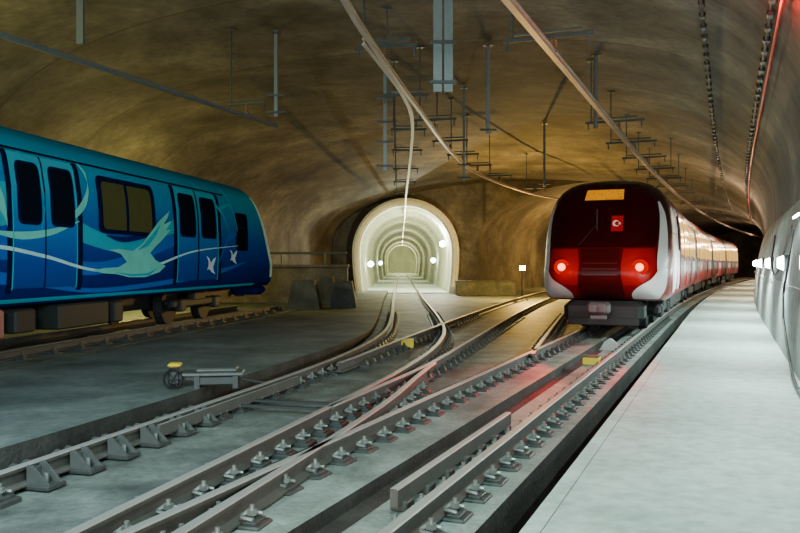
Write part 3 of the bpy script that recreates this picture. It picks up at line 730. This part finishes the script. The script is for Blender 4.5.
# ------------------------------------------------------------------ lights and right wall equipment
def light(kind,loc,e,col,size=.5,target=None,spot=None):
    ld=bpy.data.lights.new('light',kind); ld.energy=e; ld.color=col
    if kind=='AREA': ld.size=size
    elif kind=='SPOT' and loc[1]<3: ld.shadow_soft_size=size
    else: ld.shadow_soft_size=0
    if spot: ld.spot_size=math.radians(spot); ld.spot_blend=.6
    o=bpy.data.objects.new('lamp_or_fill_light',ld); COL.objects.link(o); o.location=loc  # one name for fixture light and for added fill without a lamp
    if target: o.rotation_euler=(Vector(target)-Vector(loc)).to_track_quat('-Z','Y').to_euler()
    return o
for k,Y in enumerate([6.4,10,14.7,19.5,24.5,30,36,43,52,62,74]):  # farthest lamps of the row added to brighten the far tunnel
    X=RX(1.05,Y); t=thing('wall_lamp','round white bulkhead lamp on the right wall above the walkway, %s of its row'%nm[k],'lamp',(X,Y,1.62),ang,'bulkhead lamps on the right wall')
    mb=MB(); mb.cyl((.06,0,0),(-.03,0,0),.15,20); mb.build('housing','galv',t)
    mb=MB(); mb.cyl((-.03,0,0),(-.13,0,0),.135,20,.09); mb.build('lens','lampw',t,smooth=True)
    e=[90,280,600,720,520,320,240,200,220,220,220][k]; col=(.74,1,.93) if k<6 else (1,.85,.55)
    light('SPOT',(X-.45,Y,2.0),e,col,0,(X-1.3,Y+.4,0),150)
    if k<7: light('POINT',(X-.5,Y,1.35),[16,26,34,38,38,36,34][k],(.80,1,.95))
for k,Y in enumerate([13.4,]):
    X=RX(1.18,Y); t=thing('tube_light','slim white tube light high on the right wall','lamp',(X,Y,2.42),ang)
    mb=MB(); mb.box((.02,0,0),(.05,1.3,.05),bev=.01); mb.build('housing','galv',t)
    mb=MB(); mb.cyl((-.03,-.6,-.01),(-.03,.6,-.01),.02,10); mb.build('tube','lampw',t)
def wallpipe(c,z,r,label,mat,name='wall_pipe',y0=2):
    mb=MB(); mb.tube([(RX(c,Y),Y,z) for Y in ysamp(y0,90,1.5)],r,8); return tag(mb.build(name,mat),label,'pipe' if 'pipe' in name else 'cable')
wallpipe(.985,1.25,.012,'thin black cable running along the right wall below the lamps','black','wall_cable')
mb=MB()
mb.tube([(RX(c,Y),Y,z) for Y,z,c in [(13.9,2.2,1.15),(13.8,1.6,1.04),(13.5,1.1,.93),(12.9,.72,.89),(12.0,.42,.88),(11.2,.22,.87),(10.4,.12,.85),(9.6,.12,.83),(8.8,.2,.85)]],.02,8)
tag(mb.build('loose_cable','black'),'loose black cable drooping down the right wall to the walkway','cable')
mb=MB()
mb.tube([(RX(c,Y),Y,z) for Y,z,c in [(20,2.3,1.18),(19,1.8,1.05),(18,1.5,1.0),(17,1.35,.98),(16,1.45,1.0),(15.2,1.8,1.06),(14.8,2.3,1.18)]],.018,8)
tag(mb.build('loose_cable','black'),'black cable hanging in a loop between the lamps on the right wall','cable')

# ------------------------------------------------------------------ left/middle details
mb=MB(); mb.box((-5.4,33,.75),(6.5,.5,1.5),bev=.03); mb.box((-5.4,32.9,1.52),(6.6,.75,.12),bev=.02); tag(mb.build('concrete_barrier','barrier'),'low concrete wall with a flat coping left of the round tunnel','wall')
rl=thing('pipe_railing','single pipe railing on the low wall left of the round tunnel','railing',(-5.4,33.1,1.58))
mb=MB(); mb.tube([(-3.2,0,.47),(3.2,0,.47)],.05,8); mb.build('handrail','galv',rl)
for x in(-3.1,-1.5,.5,2.3):
    mb=MB(); mb.tube([(x,0,0),(x,0,.47)],.04,6); mb.build('post','galv',rl)
def trap(X,Y,w,h,d,label):
    mb=MB(); p=[(-w/2,0),(w/2,0),(w*.32,h),(-w*.32,h)]
    mb.add([(X+a,Y-d/2,z-.05) for a,z in p]+[(X+a,Y+d/2,z-.05) for a,z in p],[(0,1,2,3),(7,6,5,4)]+[(i,(i+1)%4,4+(i+1)%4,4+i) for i in range(4)])
    return tag(mb.build('concrete_block','block'),label,'block')
trap(-3.5,29.3,1.2,1.05,.9,'dark tapered concrete block beside the blue train nose')
trap(-2.15,30.6,1.0,1.0,.8,'dark tapered concrete block nearest the round tunnel entrance')
trap(-2.9,31.9,.8,1.15,.7,'dark tapered concrete block between two others before the low wall')
mb=MB(); mb.box((4.9,46,.2),(3.4,1.0,.8),bev=.03); mb.box((4.9,46,.62),(3.5,1.1,.08),bev=.02); tag(mb.build('concrete_ledge','block'),'low dark concrete ledge right of the round tunnel entrance','ledge')
t=thing('work_lamp','small bright work lamp on a stand between the round tunnel and the red train','lamp',(5.95,39,-.2))
mb=MB(); mb.cyl((0,0,0),(0,0,1.45),.025,8); mb.tube([(-.3,0,0),(0,0,.35),(.3,0,0)],.02,6); mb.build('stand','galvd',t)
mb=MB(); mb.box((0,-.05,1.6),(.34,.14,.28),bev=.03); mb.build('housing','galvd',t)
mb=MB(); mb.box((0,-.13,1.6),(.28,.02,.22)); mb.build('lens','lampy',t)
pmx,pmy=-2.75,10.7
t=thing('point_machine','low dark track-side machine with a yellow cap and small wheel left of the curved rail','switch machine',(pmx,pmy,-.05),.12)
mb=MB(); mb.box((.25,0,.19),(.80,.34,.05),bev=.012); mb.box((.3,0,.24),(.55,.26,.06),bev=.02); mb.build('cover','brace',t)
mb=MB(); mb.box((.3,0,.10),(.5,.24,.13),bev=.02); mb.box((0,-.05,.15),(.5,.08,.07)); mb.box((0,.08,.15),(.5,.06,.07))
for x in(.05,.55):
    mb.box((x,-.13,.085),(.07,.05,.17)); mb.box((x,.13,.085),(.07,.05,.17))
mb.build('body','galvd',t)
mb=MB()
for k in range(20):
    a=2*PI*k/20; b2=2*PI*(k+1)/20; mb.cyl((-.25+.12*math.cos(a),-.16,.135+.12*math.sin(a)),(-.25+.12*math.cos(b2),-.16,.135+.12*math.sin(b2)),.016,6)
for k in range(3):
    a=PI*k/3; mb.cyl((-.25-.11*math.cos(a),-.16,.135-.11*math.sin(a)),(-.25+.11*math.cos(a),-.16,.135+.11*math.sin(a)),.008,5)
mb.build('wheel','black',t)
mb=MB(); mb.box((-.25,.02,.16),(.16,.26,.24),bev=.03); mb.build('motor','galvd',t)
mb=MB(); mb.box((-.25,-.02,.31),(.17,.22,.05),bev=.02); mb.build('cap','yellow',t)
mb=MB(); mb.tube([(.6,0,.1),(.95,.12,.02)],.018,6); mb.build('rod','galvd',t)
t=thing('track_box','small yellow box with a dark lid on the slab before the red train','box',(RX(-2.42,14.2),14.2,-.18),ang)
mb=MB(); mb.box((0,0,.07),(.28,.3,.14),bev=.015); mb.build('body','yellow',t); mb=MB(); mb.box((0,0,.15),(.30,.32,.025),bev=.008); mb.build('lid','equip',t)
t=thing('track_box','small yellow box between the curved rails before the round tunnel','box',(.10,17.2,-.2),0)
mb=MB(); mb.box((0,0,.08),(.38,.3,.16),bev=.015); mb.build('body','yellow',t); mb=MB(); mb.box((0,0,.17),(.40,.32,.025),bev=.008); mb.build('lid','yellow',t)
mb=MB(); p=[(-.35,0),(.35,0),(.3,.12),(-.05,.42),(-.2,.3)]
mb.add([(a*.7,-.15,z*.6) for a,z in p]+[(a*.5,.2,z*.5) for a,z in p],[(0,1,2,3,4),(9,8,7,6,5)]+[(i,(i+1)%5,5+(i+1)%5,5+i) for i in range(5)])
o=mb.build('wheel_chock','cloth'); o.location=(RX(-2.40,16.6),16.6,-.18); o.rotation_euler=(0,0,ang); tag(o,'white wedge chock on the track just in front of the red train','wheel chock')
for q,Y in enumerate((9.6,9.95)):
    mb=MB(); mb.box(((XC(Y)+XD(Y))/2,Y,-.12),(1.4,.07,.03),rz=-.25)
    tag(mb.build('stretcher_bar','galvd'),'flat stretcher bar across the curved track, %s one'%('nearer' if q==0 else 'farther'),'switch rod',group='stretcher bars across the curved track')
for k,(Y,sd,Z) in enumerate([(51.5,1,2.9),(56,-1,1.6),(66,1,1.9),(84,-1,1.7)]):
    X=PX+sd*2.40
    t=thing('tunnel_lamp','bright lamp on the %s side wall inside the round tunnel, %s inward'%('right' if sd>0 else 'left',ords[k]),'lamp',(X,Y,Z),0,'lamps in the round tunnel')
    mb=MB(); mb.box((.08*sd,0,0),(.1,.5,.3),bev=.02); mb.build('housing','galv',t)
    mb=MB(); mb.cyl((0,-.2,0),(0,.2,0),.2,12); mb.build('lens','lampw',t,smooth=True)
for Y,e in((51.5,1500),(57,500),(66,420),(82,450),(104,600),(128,900),(148,1300)):  # deepest points have no lamp, added to brighten the tunnel's end
    light('POINT',(PX+(1.9 if Y<55 else 0),Y,3.4),e,(1,.97,.55) if Y>55 else (1,1,.78))

light('POINT',(6.5,40,2.2),2500,(1,.60,.13),.06)
light('POINT',(13.2,57,3.2),1500,(1,.58,.15),.08)  # this and the next points are unseen fill added for the far tunnel
light('POINT',(RX(-11,75),75,3.5),1300,(1,.62,.24),.1)
light('POINT',(RX(-.2,36),36,4.0),220,(1,.68,.42),.06)
light('POINT',(RX(.2,52),52,4.0),380,(1,.68,.42),.06)
light('POINT',(RX(.2,70),70,3.8),600,(1,.68,.42),.06)
light('POINT',(RX(-2,92),92,3.8),900,(1,.60,.30),.06)
light('POINT',(-9.6,12.5,4.2),850,(.98,.86,.22),.1)
light('POINT',(-8.9,27,2.6),520,(1,.82,.22),.1)
light('SPOT',(1.2,36,1.0),2000,(1,.92,.5),.06,(.6,49,3.2),50)  # unseen spot added to brighten the portal ring
light('AREA',(-1.5,-1.5,5.2),330,(.66,1,.93),2.0,(-2,9,0))  # unseen area fills around the camera, added to light floor and trains
light('AREA',(.2,3.5,4.8),240,(.70,1,.93),1.0,(1.5,6,0))
light('AREA',(-3.2,4,2.8),240,(.78,.95,1),1.5,(-6.5,17,1))
light('SPOT',(-.5,-1.5,2.6),1500,(.80,.94,1),.2,(-4.9,22.5,1.8),24)  # unseen cool fill from behind the camera, added for the blue nose
light('SPOT',(-3,-3,1.2),640,(1,.96,.84),.08,(1.5,14,7),110)  # unseen uplights near the camera, added to brighten the vault
light('SPOT',(-1,1,.6),460,(1,.90,.72),.06,(4,24,7),80)
for s_ in(-1,1):
    p=T2.matrix_basis@Vector((s_*.86,-.38,1.53)); light('POINT',p,13,(1,.0,.0),.04)
    q=T2.matrix_basis@Vector((s_*.75,-6,0)); light('SPOT',p,600,(1,.0,.0),.08,q,24)
light('POINT',T2.matrix_basis@Vector((0,-1.2,.35)),14,(1,.0,.0),.05)  # extra red wash under the nose, added apart from the headlights
light('POINT',T2.matrix_basis@Vector((3.0,-6.5,4.9)),110,(1,.03,.015),.05)  # unseen red fill added to tint the upper right vault
w=bpy.data.worlds.new('world'); bpy.context.scene.world=w; w.use_nodes=True
w.node_tree.nodes['Background'].inputs[0].default_value=(.6,.75,.7,1); w.node_tree.nodes['Background'].inputs[1].default_value=.01

cam=bpy.data.cameras.new('camera'); cam.sensor_width=36; cam.lens=36; cam.shift_y=-2.5/800; cam.clip_start=.05; cam.clip_end=400
co=bpy.data.objects.new('camera',cam); COL.objects.link(co); co.location=(0,0,CH); co.rotation_euler=(PI/2,0,0)
bpy.context.scene.camera=co
